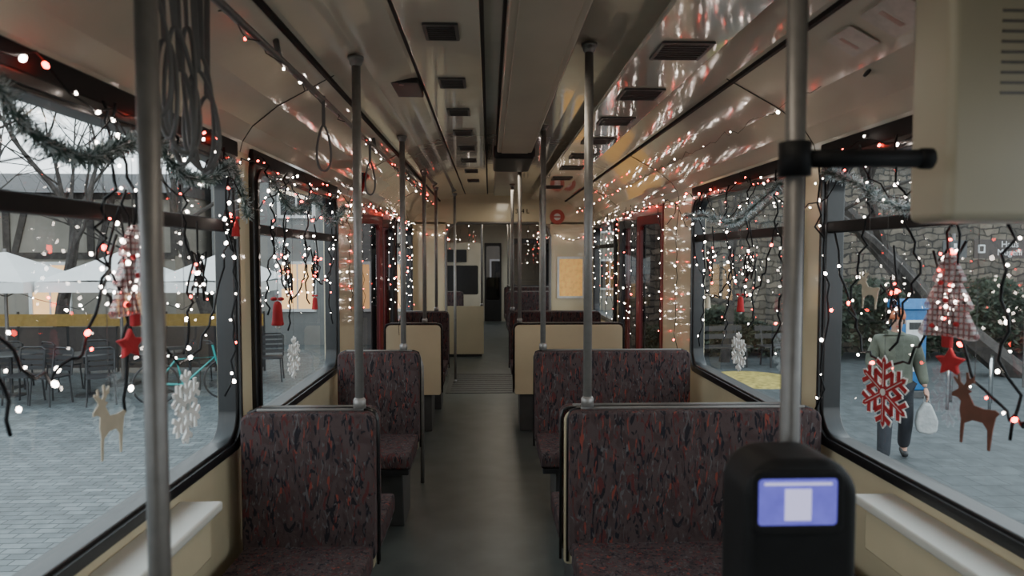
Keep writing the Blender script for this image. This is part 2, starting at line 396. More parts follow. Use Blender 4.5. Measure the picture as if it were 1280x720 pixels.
# ------------------------------------------------------------ poles
def pole(x, y, z0, z1=None, r=.0165, lab='grey steel grab pole running up to the ceiling', mat='steel_light'):
    z1 = z1 or ceilz(x)-.01
    if -.30 < x < -.03: z1 = 2.325
    if .05 < x < .31: z1 = 2.27 if y < 4.9 else 2.30
    t = thing('grab_pole', lab, 'pole', (x, y, z0), group='vertical grab poles')
    obj('tube', B().tube([(0, 0, 0), (0, 0, z1-z0)], r, 16), M[mat], t, smooth=True)
    obj('top_flange', B().lathe([(.030, -.012), (.030, 0), (.022, -.03), (r, -.035)][::-1], (0, 0, z1-z0), 16), M[mat], t, smooth=True)
    obj('base_socket', B().lathe([(.024, 0), (.024, .03), (r+.001, .04)], (0, 0, 0), 16), M[mat], t, smooth=True)
    return t
for y, xl, xr in ((R1-.01, -.495, .375), (4.20, -.53, .33), (5.90, -.56, .26), (7.19, -.56, .24)):
    pole(xl, y, .972, lab='grey steel grab pole rising from a single seat back'); pole(xr, y, .972, lab='grey steel grab pole rising from a double seat back')
pole(-.50, 1.03, 0, r=.016, lab='grey steel grab pole beside the window seats', mat='steel'); pole(.522, 1.16, 0, r=.0165, lab='grey steel grab pole carrying a ticket validator', mat='steel')
pole(-.42, 8.3, 0, lab='thin grey grab pole beside the articulation'); pole(.62, 8.3, 0, lab='thin grey grab pole beside the articulation')

hr = thing('handrail', 'long horizontal steel handrail below the ceiling', 'handrail', (-.66, -1.2, 2.17), group='ceiling handrails')
obj('tube', B().tube([(0, 0, 0), (0, 8.6, 0)], .012, 12), M['steel'], hr, smooth=True)
for y in (.2, 1.9, 3.4, 5.2, 6.9, 8.4): obj('bracket', B().tube([(0, y, 0), (-.01, y, ceilz(-.66)-2.175)], .01, 8), M['steel'], hr, smooth=True)

def strap(loc, rz, L=.26, tilt=0, rs=(.026, .11), r=.0048):
    t = thing('hand_strap', 'grey hanging hand strap with teardrop loop on the handrail', 'strap', loc, (0, tilt, rz), group='hand straps')
    obj('strap_band', B().box(-.007, .007, -.003, .003, -L, .016), M['strapgrey'], t, bevel=.002)
    P = []
    for i in range(24):
        a = 2*PI*i/24; k = .55+.45*(1-math.cos(a))/2
        P.append((rs[0]*math.sin(a)*k*1.2, .004*math.sin(a*2), -L-rs[1]+rs[1]*math.cos(a)))
    obj('grip_loop', B().tube(P, r, 8, closed=True), M['strapgrey'], t, smooth=True)
    return t
for i, (y, rz, L, tl, a_) in enumerate(((1.38, .3, .10, -.03, .12), (1.42, -.5, .18, -.05, .10), (1.46, .9, .14, -.07, .13), (1.49, 0, .22, -.02, .10), (1.53, -.8, .12, -.07, .14), (1.57, .5, .20, -.04, .11), (1.61, .2, .16, 0, .13), (1.65, -.2, .24, .02, .09))):
    strap((-.66, y, 2.165), rz, L, tilt=tl, rs=(.026+.006*(i % 3), a_))
for y, rz in ((2.75, .3), (3.8, .5)): strap((-.655, y, 2.165), rz, .10, rs=(.028, .09))

# ------------------------------------------------------------ validator, arm, cabinet
v = thing('ticket_validator', 'black ticket validator with glowing blue screen mounted on a pole', 'ticket machine', (.480, 1.06, .86))
obj('housing', B().prism(rrect(-.088, .088, 0, .378, [.03, .03, .06, .06], 10), 'xz', -.05, .075), M['matblack'], v, bevel=.02, segs=4)
SX = -.012; SZ = .022
obj('bezel', B().ring(rrect(SX-.070, SX+.070, SZ+.243, SZ+.342, .015), rrect(SX-.061, SX+.061, SZ+.258, SZ+.330, .006), 'xz', -.056, -.048), M['matblack'], v, bevel=.002)
obj('screen', B().box(SX-.0615, SX+.0615, -.053, -.049, SZ+.257, SZ+.331), M['screen'], v)
obj('screen_icon', B().box(SX-.020, SX+.020, -.0555, -.0535, SZ+.266, SZ+.314), M['icon'], v, label='pale lit square graphic on the screen')
obj('screen_line', B().box(SX-.052, SX+.052, -.0545, -.0535, SZ+.320, SZ+.324), M['icon'], v)
obj('ticket_slot', B().ring(rrect(-.055, .055, .12, .16, .01), rrect(-.045, .045, .134, .146, .004), 'xz', -.056, -.048), M['dark'], v)
obj('card_reader', B().prism(rrect(-.05, .05, .02, .10, .012), 'xz', -.055, -.048), M['dark'], v, bevel=.002)
obj('pole_clamp', B().ring([(.042+.032*math.cos(2*PI*i/20), .10+.032*math.sin(2*PI*i/20)) for i in range(20)], [(.042+.018*math.cos(2*PI*i/20), .10+.018*math.sin(2*PI*i/20)) for i in range(20)], 'xy', .10, .28), M['matblack'], v)
a = thing('support_arm', 'black rubber arm clamped round the grab pole', 'arm', (.522, 1.16, 1.715))
obj('clamp', B().lathe([(.018, -.03), (.027, -.028), (.027, .028), (.018, .03)], n=20), M['matblack'], a, smooth=True)
obj('arm_bar', B().tube([(.02, 0, 0), (.06, -.012, 0), (.205, -.014, 0)], .0155, 12), M['matblack'], a, smooth=True)
obj('end_cap', B().tube([(.205, -.014, 0), (.212, -.014, 0), (.228, -.014, 0), (.232, -.014, 0)], [.0155, .018, .018, .012], 12), M['matblack'], a, smooth=True)
c = thing('equipment_cabinet', 'cream metal cabinet with louvred front hung from the ceiling', 'cabinet', (.818, 1.20, 1.612))
obj('body', B().box(0, .29, 0, .12, 0, .535), M['cabcream'], c, bevel=.018, segs=3)
vb = B()
for i in range(9): vb.box(.09, .24, -.0015, .001, .225+i*.018, .230+i*.018)
obj('louvre', vb, M['steel'], c)
obj('hanger', B().tube([(.03, .06, .53), (.03, .06, .635)], .012, 8).tube([(.16, .06, .53), (.16, .06, .595)], .012, 8), M['steel'], c)
h = thing('hatch_lock', 'round black hatch lock on the cream cove panel', 'lock', (1.17, 2.12, 2.125), (0, -.95, 0))
obj('lock_disc', B().lathe([(.014, 0), (.014, .006), (.006, .008)], (0, 0, -.012), 16), M['dark'], h)
hm = thing('emergency_hammer', 'red emergency hammer in a dark wall bracket above the window', 'hammer', (-.86, 4.55, 2.02), (0, .3, 0))
obj('bracket', B().box(-.01, .02, -.05, .05, -.08, .08), M['dark'], hm, bevel=.006)
obj('handle', B().tube([(.03, 0, -.10), (.03, 0, .06)], .012, 8), M['red'], hm, smooth=True)
obj('hammer_head', B().tube([(.03, -.04, .07), (.03, .04, .07)], .014, 8), M['red'], hm, smooth=True)
for x0, x1 in ((-.90, -.46), (.86, 1.24)):
    g = thing('grab_rail', 'curved chrome grab rail on the back of the door-side seat', 'handrail', ((x0+x1)/2, 4.62, 0), group='door grab rails')
    hw = (x1-x0)/2
    obj('rail_tube', B().tube([(-hw, 0, .0), (-hw, 0, .80), (-hw+.02, 0, .87), (-hw+.08, 0, .90), (hw-.08, 0, .90), (hw-.02, 0, .87), (hw, 0, .80), (hw, 0, 0)], .014, 10), M['steel_light'], g, smooth=True)

# ------------------------------------------------------------ bulkhead, bellows, second section
bk = B()
OL, OR = -.56, .78
bk.box(LX, OL, 8.8, 8.86, 0, 1.98).box(OR, RX, 8.8, 8.86, 0, 1.98)
bk.prism([(CX-o, z) for o, z in PROF]+[(CX+o, z) for o, z in PROF[-2::-1]]+[(RX, 1.96), (LX, 1.96)], 'xz', 8.8, 8.86)
obj('wall_front', bk, M['cream'], kind='structure')
arch = [(OL+.0, 0), (OL, 1.8), (OL+.05, 1.92), (OL+.16, 1.97), (OR-.16, 1.97), (OR-.05, 1.92), (OR, 1.8), (OR, 0)]
trim(B().tube([(x, 8.79, z) for x, z in arch], .018, 8), 'steel')
bl = B(); n = 17
rings = []
for k in range(n):
    s_ = 1.0 if k % 2 else .93; y = 8.87+k*1.0/(n-1)
    prof = [(LX, 0), (LX, 1.9), (CX-1.0, 2.12), (CX-.6, 2.26), (CX+.6, 2.26), (CX+1.0, 2.12), (RX, 1.9), (RX, 0)]
    rings.append([(CX+(x-CX)*s_, y, z*(s_ if z > 1 else 1)) for x, z in prof])
for r1, r2 in zip(rings, rings[1:]):
    for i in range(7): bl.quad(r1[i], r1[i+1], r2[i+1], r2[i])
obj('wall_articulation', bl, M['greymet'], kind='structure')
pl = B().box(-.50, .72, 7.65, 8.95, 0, .006)
for i in range(9): pl.box(-.45, .68, 7.75+i*.13, 7.79+i*.13, .006, .010)
trim(pl, 'greymet')
obj('floor_far', B().box(LX, RX, 9.0, 17.5, -.08, 0), M['floor'], kind='structure')
strip('ceiling_far', 9.87, 17.5, full, M['ceil'])
w2 = [(10.1, 11.5), (12.3, 13.7), (14.2, 15.6)]
op2 = [(a, c, WZ0, WZ1) for a, c in w2]
wall('wall_far_left', LX, -1, 9.87, 17.5, op2); wall('wall_far_right', RX, 1, 9.87, 17.5, op2)
for a_, c_ in w2: window(-1, a_, c_, LX); window(1, a_, c_, RX)
ew = B().box(LX, -.12, 16.2, 16.26, 0, 2.3).box(.28, RX, 16.2, 16.26, 0, 2.3).box(-.12, .28, 16.2, 16.26, 1.85, 2.34)
obj('wall_cab', ew, M['beam'], kind='structure')
obj('wall_far_end', B().box(LX, RX, 17.5, 17.56, -.1, 1.0).box(LX, RX, 17.5, 17.56, 1.9, 2.4), M['dark'], kind='structure')
d3 = thing('door_3', None, None, (.08, 16.18, 0), kind='structure')
obj('door_frame', B().ring(rrect(-.20, .20, 0, 1.85, .01), rrect(-.16, .16, .5, 1.78, .04), 'xz', -.02, .02), M['black'], d3)
obj('door_glass', B().quad((-.16, 0, .5), (.16, 0, .5), (.16, 0, 1.78), (-.16, 0, 1.78)), M['dglass'], d3)
cp = thing('cab_partition', 'cream partition with dark glazed window shielding the driver', 'partition', (-.45, 12.0, 0))
obj('panel', B().ring(rrect(-.45, .33, 0, 1.78, .03), rrect(-.33, .25, .87, 1.38, .03), 'xz', -.02, .02), M['beam'], cp, bevel=.004)
obj('window_pane', B().box(-.33, .25, -.008, .008, .87, 1.38), M['black'], cp)
obj('display_board', B().box(-.33, .05, -.05, -.021, 1.44, 1.66), M['black'], cp, bevel=.004)
p2 = thing('door_screen_partition', 'dark framed glazed screen beside the aisle', 'partition', (.72, 13.9, 0))
obj('panel', B().ring(rrect(-.28, .55, 0, 1.9, .03), rrect(-.22, .49, .95, 1.80, .05), 'xz', -.02, .02), M['dark'], p2, bevel=.004)
obj('screen_glass', B().quad((-.22, 0, .95), (.49, 0, .95), (.49, 0, 1.80), (-.22, 0, 1.80)), M['dglass'], p2)
pb = thing('low_partition', 'low cream laminate partition beside the aisle', 'partition', (-.42, 10.45, 0))
obj('panel', B().prism(rrect(-.33, .33, .04, .78, .02), 'xz', 0, .03), M['cream'], pb, bevel=.004)
obj('foot', B().box(-.3, .3, .005, .025, 0, .04), M['dark'], pb)
for y, r in ((11.2, 0), (12.9, 0)):
    clone(sR, (.76, y, 0), (0, 0, r))
clone(sL, (-.68, 11.2, 0), (0, 0, 0))
pole(.35, 11.18, .972); pole(.35, 12.88, .972); pole(-.12, 10.47, .78, lab='thin steel grab pole on a low partition')
p = thing('framed_poster', 'small glowing yellow poster in a pale frame on the bulkhead', 'poster', (1.05, 8.79, 1.27))
obj('frame', B().ring(rrect(-.18, .18, -.27, .27, .01), rrect(-.150, .150, -.24, .24, .01), 'xz', -.012, 0), M['whitefelt'], p)
obj('print', B().box(-.155, .155, -.004, 0, -.245, .245), M['poster'], p)
st = thing('round_sticker', 'round faded red sticker with pale centre on the bulkhead', 'sticker', (.87, 8.79, 2.05))
obj('sticker_disc', B().ring([(.095*math.cos(2*PI*i/24), .095*math.sin(2*PI*i/24)) for i in range(24)], [(.045*math.cos(2*PI*i/24), .045*math.sin(2*PI*i/24)) for i in range(24)], 'xz', -.004, 0), M['softred'], st)
obj('sticker_field', B().prism([(.05*math.cos(2*PI*i/24), .05*math.sin(2*PI*i/24)) for i in range(24)], 'xz', -.002, 0), M['whitefelt'], st)
obj('sticker_bar', B().prism([(-.045, -.008), (.045, -.008), (.045, .008), (-.045, .008)], 'xz', -.005, -.002), M['softred'], st)
def text(s, size, mat, loc, rot=(PI/2, 0, 0), parent=None, name='lettering', **meta):
    cu = bpy.data.curves.new(name+'_curve', 'FONT'); cu.body = s; cu.size = size; cu.align_x = 'CENTER'; cu.align_y = 'CENTER'; cu.extrude = .002; cu.space_line = .9
    tmp = bpy.data.objects.new(name+'_tmp', cu); COL.objects.link(tmp); bpy.context.view_layer.update()
    ev = tmp.evaluated_get(bpy.context.evaluated_depsgraph_get()); src = ev.to_mesh()
    bb_ = B(); bb_.v = [tuple(q.co) for q in src.vertices]
    for pl_ in src.polygons: bb_.face(list(pl_.vertices))
    ev.to_mesh_clear(); bpy.data.objects.remove(tmp)
    return obj(name, bb_, mat, parent, loc, rot, **meta)
text('304 L', .08, M['seam'], (.42, 8.79, 2.12), name='fleet_number', label='small black fleet number on the bulkhead header', cat='lettering')

# ------------------------------------------------------------ fairy lights
bulbW = B().ball((0, 0, 0), .0043, (1, 1, 1.3), 8).mesh('bulb', True); bulbW.materials.append(M['bw'])
bulbR = B().ball((0, 0, 0), .0043, (1, 1, 1.3), 8).mesh('bulb', True); bulbR.materials.append(M['br'])
def string(P, sp, pr, label='dark wired fairy lights hanging over the window', sc=1.0, wr=.0028, group='fairy light strings'):
    P = [Vector(p) for p in P]; o = P[0]
    t = thing('fairy_light_string', label, 'string lights', o, group=group)
    obj('wire', B().tube([p-o for p in P], wr, 5), M['matblack'], t, smooth=True)
    acc = 0; nb = 0; nxt = sp
    for a, c in zip(P, P[1:]):
        L = (c-a).length; u = nxt-acc
        while u < L and nb < 98:
            q = a.lerp(c, u/L)-o+Vector((random.uniform(-.012, .012), random.uniform(-.022, .022), random.uniform(-.016, .016)))*sc
            b_ = bpy.data.objects.new('bulb', bulbR if random.random() < pr else bulbW); COL.objects.link(b_)
            b_.parent = t; b_.location = q; b_.rotation_euler = (random.uniform(-1, 1), random.uniform(-1, 1), 0)
            b_.scale = (sc*random.choice((.5, .7, .85, 1.0, 1.4)),)*3
            u += sp*random.uniform(.45, 1.55); nb += 1
        acc = 0; nxt = u-L
    return t
def hang(x, y, z0, z1, pr=.18, wob=.045, n=22, sp=.10, wr=.0040):
    ph = random.uniform(0, 6); P = []
    for i in range(n+1):
        t = i/n; P.append((x+random.uniform(-.012, .012), y+wob*math.sin(ph+t*6)+random.uniform(-.024, .024), z0+(z1-z0)*t))
    string(P, sp, pr, wr=wr)
def swag(x, y0, z0, y1, z1, sag, sp=.10, pr=.18):
    P = []
    for i in range(25):
        t = i/24; P.append((x+random.uniform(-.01, .01), y0+(y1-y0)*t+random.uniform(-.014, .014), z0+(z1-z0)*t-sag*4*t*(1-t)+random.uniform(-.018, .018)))
    string(P, sp, pr, 'dark wired fairy lights drooping across the window', wr=.0040)
def tangle(x, y, z, rad, n=34, pr=.35, h=1.8, sp=.11):
    P = [Vector((x, y, z+rad*h))]
    for i in range(n):
        tgt = Vector((x+random.uniform(-.03, .03), y+random.gauss(0, rad*.5), z+random.gauss(0, rad*h*.5)))
        P.append(P[-1].lerp(tgt, .45))
    string(P, sp, pr, 'tangled dark wired fairy lights clustered at the window', wr=.0034)
XL, XR = -.935, 1.275
for x, ys in ((XL, [(1.30, 1.20), (1.72, 1.40), (1.80, 1.15), (2.14, 1.25), (2.50, 1.05), (2.95, 1.30), (3.2, 1.2), (3.55, 1.3), (4.05, 1.15)]),
              (XR, [(1.62, 1.10), (1.82, 1.40), (2.06, 1.25), (2.30, 1.3), (2.58, .95), (2.98, 1.1), (3.3, 1.2), (3.62, 1.15), (4.05, 1.0)])):
    for y, z in ys: hang(x, y, 1.93, z)
for s_ in ((XL, 1.2, 1.62, 1.75, 1.6, .32), (XL, 1.75, 1.6, 2.5, 1.62, .38), (XL, 2.95, 1.7, 3.6, 1.6, .3), (XL, 3.5, 1.65, 4.25, 1.7, .28),
           (XR, 1.40, 1.30, 1.92, 1.55, .26), (XR, 1.80, 1.6, 2.5, 1.62, .42), (XR, 3.0, 1.7, 3.6, 1.6, .3), (XR, 3.5, 1.6, 4.25, 1.7, .34)): swag(*s_)
for t_ in ((XL+.02, 1.76, 1.50, .12), (XL+.01, 2.20, 1.48, .10), (XL+.01, 2.48, 1.68, .09), (XL+.01, 3.15, 1.5, .12), (XL+.01, 3.65, 1.5, .12),
           (XR-.02, 1.81, 1.44, .12), (XR-.01, 2.1, 1.42, .09), (XR-.01, 3.3, 1.5, .12), (XR-.01, 3.85, 1.5, .12)): tangle(*t_)
def run(x, z, y0, y1, amp, per, pr, sp=.085, wr=.0025, dx=.012):
    n = int((y1-y0)/.06); P = []
    for i in range(n+1):
        y = y0+(y1-y0)*i/n
        P.append((x+random.uniform(-dx, dx), y, z-amp*abs(math.sin(PI*(y-y0)/per+.4*math.sin(y*3)))+random.uniform(-.016, .016)))
    string(P, sp, pr, 'fairy lights running along the window tops', wr=wr)
for x, s in ((XL, 1), (XR, -1)):
    run(x, 1.96, .9, 4.9, .06, .5, .5, .13); run(x, 1.97, 4.9, 8.6, .05, .5, .45, .13)
    run(x+.02*s, 1.90, .9, 4.8, .16, .75, .3, .16)
    for y in (4.62, 5.08, 5.35, 5.6, 5.9, 6.2, 6.5, 6.8, 7.3, 7.8, 8.3):
        xo = x+(.16*s if 5.15 < y < 6.7 else 0)
        hang(xo, y, 1.95, .85+random.uniform(0, .35), .3, .03, 14, .10, .002)
run(-.665, 2.175, 1.75, 8.2, .02, .3, .5, .22, .0018, .02)
run(1.07, 2.105, 5.0, 8.5, .015, .3, .5, .18, .0012, .006)  # cove string added so its bulbs reflect in the glossy ceiling
run(1.07, 2.105, 2.2, 5.0, .015, .3, .6, .36, .0010, .004)  # sparser near stretch of cove bulbs, likewise added for ceiling reflections
string([(OR+.05+.11*i, 8.77, 1.84-.10*math.sin(PI*i/4)*1.0) for i in range(5)], .06, .3, 'fairy lights draped across the bulkhead')
string([(LX+.04+.08*i, 8.77, 1.88-.08*math.sin(PI*i/5)) for i in range(6)], .07, .3, 'fairy lights draped across the bulkhead')
for x in (-.6, -.3, .45, .7, .95, 1.2):
    for y in (10.0, 12.5, 14.5): hang(x if abs(x-CX) > .35 else x+.5, y+random.uniform(-.4, .8), 2.1, 1.2+random.uniform(0, .5), .3, .02, 10, .12, .002)
for x in (XL, XR): run(x, 1.95, 9.95, 16.0, .05, .5, .4, .12)
def cord(root, z, L): obj('hanging_cord', B().tube([(0, 0, z), (0, 0, z+L)], .0009, 5), M['greymet'], root)
def flake_b(R, w=.10, th=.05, g=0):
    b = B()
    for k in range(6):
        a = k*PI/3+PI/6
        def pp(u, v): return (R*(u*math.cos(a)-v*math.sin(a)), R*(u*math.sin(a)+v*math.cos(a)))
        b.prism([pp(0, -w-g), pp(.9+g, -w-g), pp(1.0+g*1.5, 0), pp(.9+g, w+g), pp(0, w+g)], 'xz', -th*R, th*R)
        for q, l in ((.40, .30), (.70, .24)):
            for sg in (-1, 1):
                b.prism([pp(q-.07-g, sg*.04), pp(q+.07+g, sg*.04), pp(q+.07+g+l*.6, sg*(l+.02+g)), pp(q-.05-g+l*.6, sg*(l+.08+g))], 'xz', -th*R*.98, th*R*.98)
    b.prism([((R*.22+g*R)*math.cos(i*PI/6), (R*.22+g*R)*math.sin(i*PI/6)) for i in range(12)], 'xz', -th*R*1.03, th*R*1.03)
    return b
def flake(x, y, z, R, rz, mat, lab):
    t = thing('snowflake_ornament', lab, 'ornament', (x, y, z), (0, 0, rz), group='window ornaments')
    obj('snowflake', flake_b(R, .07, .028), mat, t); cord(t, R, 1.9-z-R)
    if mat is M['red']:
        obj('white_edging', flake_b(R, .07, .014, .03), M['whitefelt'], t)
        eb = B()
        for k in range(6):
            a = k*PI/3+PI/6; u, v_ = R*math.cos(a), R*math.sin(a)
            eb.tube([(u*.15, -.034*R, v_*.15), (u*.85, -.034*R, v_*.85)], .0013, 5)
            eb.tube([(u*.15, .034*R, v_*.15), (u*.85, .034*R, v_*.85)], .0013, 5)
        obj('stitching', eb, M['whitefelt'], t)
    obj('centre_button', B().tube([(0, -.05*R, 0), (0, .05*R, 0)], R*.10, 12), M['whitefelt'] if mat is M['red'] else M['silver'], t)
flake(XL+.03, 2.05, 1.10, .112, 1.62, M['whitefelt'], 'white felt snowflake hanging in front of the window')
flake(XL+.03, 3.17, 1.08, .10, 1.55, M['whitefelt'], 'white felt snowflake hanging above the single seat')
flake(XR-.03, 3.36, 1.07, .10, -1.55, M['whitefelt'], 'white felt snowflake hanging above the double seat')
flake(XR-.03, 2.10, 1.12, .112, -1.45, M['red'], 'red felt snowflake with white edging by the window')
DEER = [(.19, 0), (.23, 0), (.26, .28), (.40, .35), (.58, .35), (.66, .27), (.67, 0), (.71, 0), (.75, .30), (.79, .46), (.85, .53), (.78, .56), (.60, .54), (.42, .56), (.32, .70), (.38, .74), (.30, .77), (.36, .84), (.42, .86), (.42, .96), (.38, .92), (.33, .90), (.30, .99), (.27, .98), (.28, .86), (.24, .80), (.17, .84), (.15, .95), (.12, .95), (.12, .86), (.06, .90), (.04, .88), (.14, .78), (.14, .74), (.02, .67), (.02, .62), (.12, .62), (.19, .58), (.17, .45), (.20, .32), (.19, .2)]
def deer(x, y, z, H, rz, mat, lab, flip=1):
    t = thing('reindeer_ornament', lab, 'ornament', (x, y, z), (0, 0, rz), group='window ornaments')
    obj('reindeer_cutout', B().prism([((u-.42)*H*.9*flip, v*H) for u, v in DEER], 'xz', -.0012, .0012), mat, t); cord(t, H*.9, 1.9-z-H*.9)
deer(XL+.03, 1.64, 1.07, .18, 1.55, M['beigewood'], 'pale wooden reindeer cutout hanging by the window')
deer(XR-.03, 1.70, 1.06, .19, -1.4, M['brownwood'], 'brown wooden reindeer cutout hanging by the window', 1)
deer(XR-.02, 2.22, 1.375, .13, -1.35, M['beigewood'], 'small beige reindeer cutout above the red snowflake')
def bell(x, y, z, s, lab, mat='red'):
    t = thing('bell_ornament', lab, 'ornament', (x, y, z), (0, 0, random.uniform(-.5, .5)), group='window ornaments')
    pr = [(.20, 0), (.22, .03), (.20, .12), (.18, .30), (.165, .55), (.14, .75), (.09, .85), (.02, .87)]
    obj('bell_body', B().lathe([(r*s, zz*s) for r, zz in pr], n=16), M[mat], t, smooth=True)
    obj('clapper', B().ball((0, 0, -.03*s), .10*s), M['whitefelt'], t, smooth=True)
    obj('bow', B().ball((-.13*s, 0, .95*s), .12*s, (1, 1, .6)).ball((.13*s, 0, .95*s), .12*s, (1, 1, .6)), M[mat], t, smooth=True)
    cord(t, s, max(.05, 1.9-z-s))
bell(XL+.02, 2.97, 1.25, .12, 'slender red felt bell ornament by the window post')
bell(XL+.02, 3.60, 1.27, .075, 'small red felt bell ornament by the window'); bell(XR-.02, 3.37, 1.27, .09, 'small red felt bell above a snowflake')
bell(XR-.02, 3.88, 1.25, .08, 'small pale bell ornament by the window', 'beigewood')
bell(XL+.02, 2.50, 1.62, .07, 'red knitted bell by the window corner')
def star(x, y, z, R, rz):
    t = thing('star_ornament', 'puffy red felt star hanging below a cloth tree', 'ornament', (x, y, z), (0, 0, rz), group='window ornaments')
    P = [((R if i % 2 == 0 else R*.5)*math.sin(PI*i/5), (R if i % 2 == 0 else R*.5)*math.cos(PI*i/5)) for i in range(10)]
    obj('star_body', B().prism(P, 'xz', -.008, .008), M['red'], t, bevel=.005, segs=3); cord(t, R, .06)
star(XL+.02, 1.76, 1.325, .042, 1.2); star(XR-.02, 1.81, 1.26, .042, -1.1)
def ctree(x, y, z, H, rz):
    t = thing('fabric_tree_ornament', 'translucent silvery plaid cloth christmas tree by the window', 'ornament', (x, y, z), (0, 0, rz), group='window ornaments')
    P = [(.06, .12), (.30, .10), (.34, .14), (.20, .40), (.25, .40), (.27, .44), (.13, .68), (.17, .69), (.18, .72), (.03, .99)]
    P = [(u*H, v*H) for u, v in P]; P = P+[(-u, v) for u, v in P[::-1]]
    obj('tree_body', B().prism(P, 'xz', -.010, .010), M['plaid'], t, bevel=.006, segs=3)
    obj('trunk', B().box(-.05*H, .05*H, -.008, .008, 0, .14*H), M['red'], t, bevel=.004)
    for u, v in ((-.15, .22), (.13, .26), (0, .5), (-.06, .68)): obj('button', B().ball((u*H, -.011, v*H), .007), M['red'], t, smooth=True)
    cord(t, H*.98, max(.05, 1.9-z-H*.98))
ctree(XL+.03, 1.77, 1.37, .26, 1.4); ctree(XR-.03, 1.81, 1.30, .26, -1.3)
def tinsel(P, n, lab, R=.045):
    P = [Vector(p) for p in P]; o = P[0]; Q = []
    for i in range(60):
        t = i/59*(len(P)-1); k = min(int(t), len(P)-2); f = t-k
        p0, p1, p2, p3 = P[max(k-1, 0)], P[k], P[k+1], P[min(k+2, len(P)-1)]
        Q.append(.5*((2*p1)+(-p0+p2)*f+(2*p0-5*p1+4*p2-p3)*f*f+(-p0+3*p1-3*p2+p3)*f**3)-o)
    t = thing('tinsel_garland', lab, 'garland', o, group='tinsel garlands')
    obj('core', B().tube(Q, .005, 5), M['green'], t)
    b = B()
    for i in range(n):
        f = random.random()*58.99; k = int(f); p = Q[k].lerp(Q[k+1], f-k)
        d = Vector((random.gauss(0, 1), random.gauss(0, 1), random.gauss(0, 1))).normalized(); l = R*random.uniform(.5, 1.15)
        w = d.orthogonal().normalized()*.0011; e = p+d*l; m_ = p+d*l*.5
        b.mi = 0; b.quad(p-w, p+w, m_+w, m_-w); b.mi = 1 if math.sin(f*1.3)+random.gauss(0, .6) > -.2 else 0; b.quad(m_-w, m_+w, e+w, e-w)
    obj('tinsel_needles', b, [M['green'], M['silver']], t, kind='stuff')
gl = 'frosted silver-green tinsel garland swagged across the window top'
tinsel([(XL+.03, 1.0, 1.90), (XL+.03, 1.25, 1.88), (XL+.03, 1.40, 1.79), (XL+.03, 1.58, 1.77), (XL+.03, 1.72, 1.82), (XL+.02, 1.9, 1.86)], 3000, gl, .034)
tinsel([(XL+.03, 1.9, 1.86), (XL+.03, 2.05, 1.79), (XL+.03, 2.25, 1.80), (XL+.03, 2.45, 1.86), (XL+.03, 2.6, 1.70)], 2200, gl, .032)
tinsel([(XL+.03, 2.9, 1.86), (XL+.03, 3.2, 1.76), (XL+.03, 3.6, 1.84), (XL+.03, 3.95, 1.74), (XL+.03, 4.3, 1.85)], 2200, gl, .032)
tinsel([(XR-.03, 2.9, 1.86), (XR-.03, 3.2, 1.78), (XR-.03, 3.5, 1.72), (XR-.03, 3.9, 1.78), (XR-.03, 4.3, 1.80)], 2200, gl, .032)
tinsel([(XR-.03, 1.3, 1.75), (XR-.03, 1.7, 1.68), (XR-.03, 2.05, 1.70), (XR-.03, 2.3, 1.80), (XR-.03, 2.5, 1.86)], 2200, gl, .032)

# ------------------------------------------------------------ outside
g1 = obj('ground_paving', B().box(-60, -1.3, -20, 60, G-.1, G), M['paving'], label='pale grey paved square', kind='structure')
g2 = obj('ground_asphalt', B().box(-1.3, 60, -20, 60, G-.1, G), M['asphalt'], label='grey asphalt street', kind='structure')

def building(loc, w, d, h, rh, mat, lab, rows, cols, timber=False, warm=False):
    t = thing('building', lab, 'building', loc)
    obj('facade', B().box(-w/2, w/2, 0, d, 0, h), mat, t)
    obj('roof', B().prism([(-.4, h-.1), (d/2, h+rh), (d+.4, h-.1)], 'yz', -w/2-.05, w/2+.05), M['roof'], t)
    for r in range(rows):
        for c_ in range(cols):
            x = -w/2+w*(c_+.5)/cols; z = .9+r*2.5
            if z+1.3 > h: continue
            wi = obj('facade_window', B().ring(rrect(-.5, .5, 0, 1.35, .01, 1), rrect(-.42, .42, .08, 1.27, .01, 1), 'xz', -.06, .02).box(-.02, .02, -.05, 0, .08, 1.27), M['canvas'], t, (x, 0, z))
            obj('pane', B().box(-.42, .42, -.02, .01, .08, 1.27), M['warmwin'] if warm and r == 0 else M['dark'], wi)
    if timber:
        b_ = B()
        for z in (2.4, h-.15): b_.box(-w/2, w/2, -.04, .01, z-.08, z+.08)
        for i in range(cols+1):
            x = -w/2+w*i/cols; b_.box(x-.08, x+.08, -.045, .01, 2.4, h)
            if i < cols: b_.prism([(x+.1, 2.45), (x+.25, 2.45), (x+w/cols*.3, h-.2), (x+w/cols*.3-.15, h-.2)], 'xz', -.042, .01)
        obj('timber_frame', b_, M['bark'], t)
    return t
building((-13.7, 17, G), 12, 7, 4.0, .8, M['plaster2'], 'low half-timbered house behind the cafe terrace', 2, 6, True, True)
building((-4.4, 18.5, G), 6, 7, 6.2, 1.2, M['plaster'], 'tall pale grey plastered town house', 3, 4, False, True)
building((-24, 3, G), 5, 9, 6, 2, M['plaster'], 'grey plastered house at the edge of the square', 2, 3)
building((0.5, 30, G), 12, 7, 7, 2, M['plaster2'], 'beige plastered house beyond the tram', 2, 5)

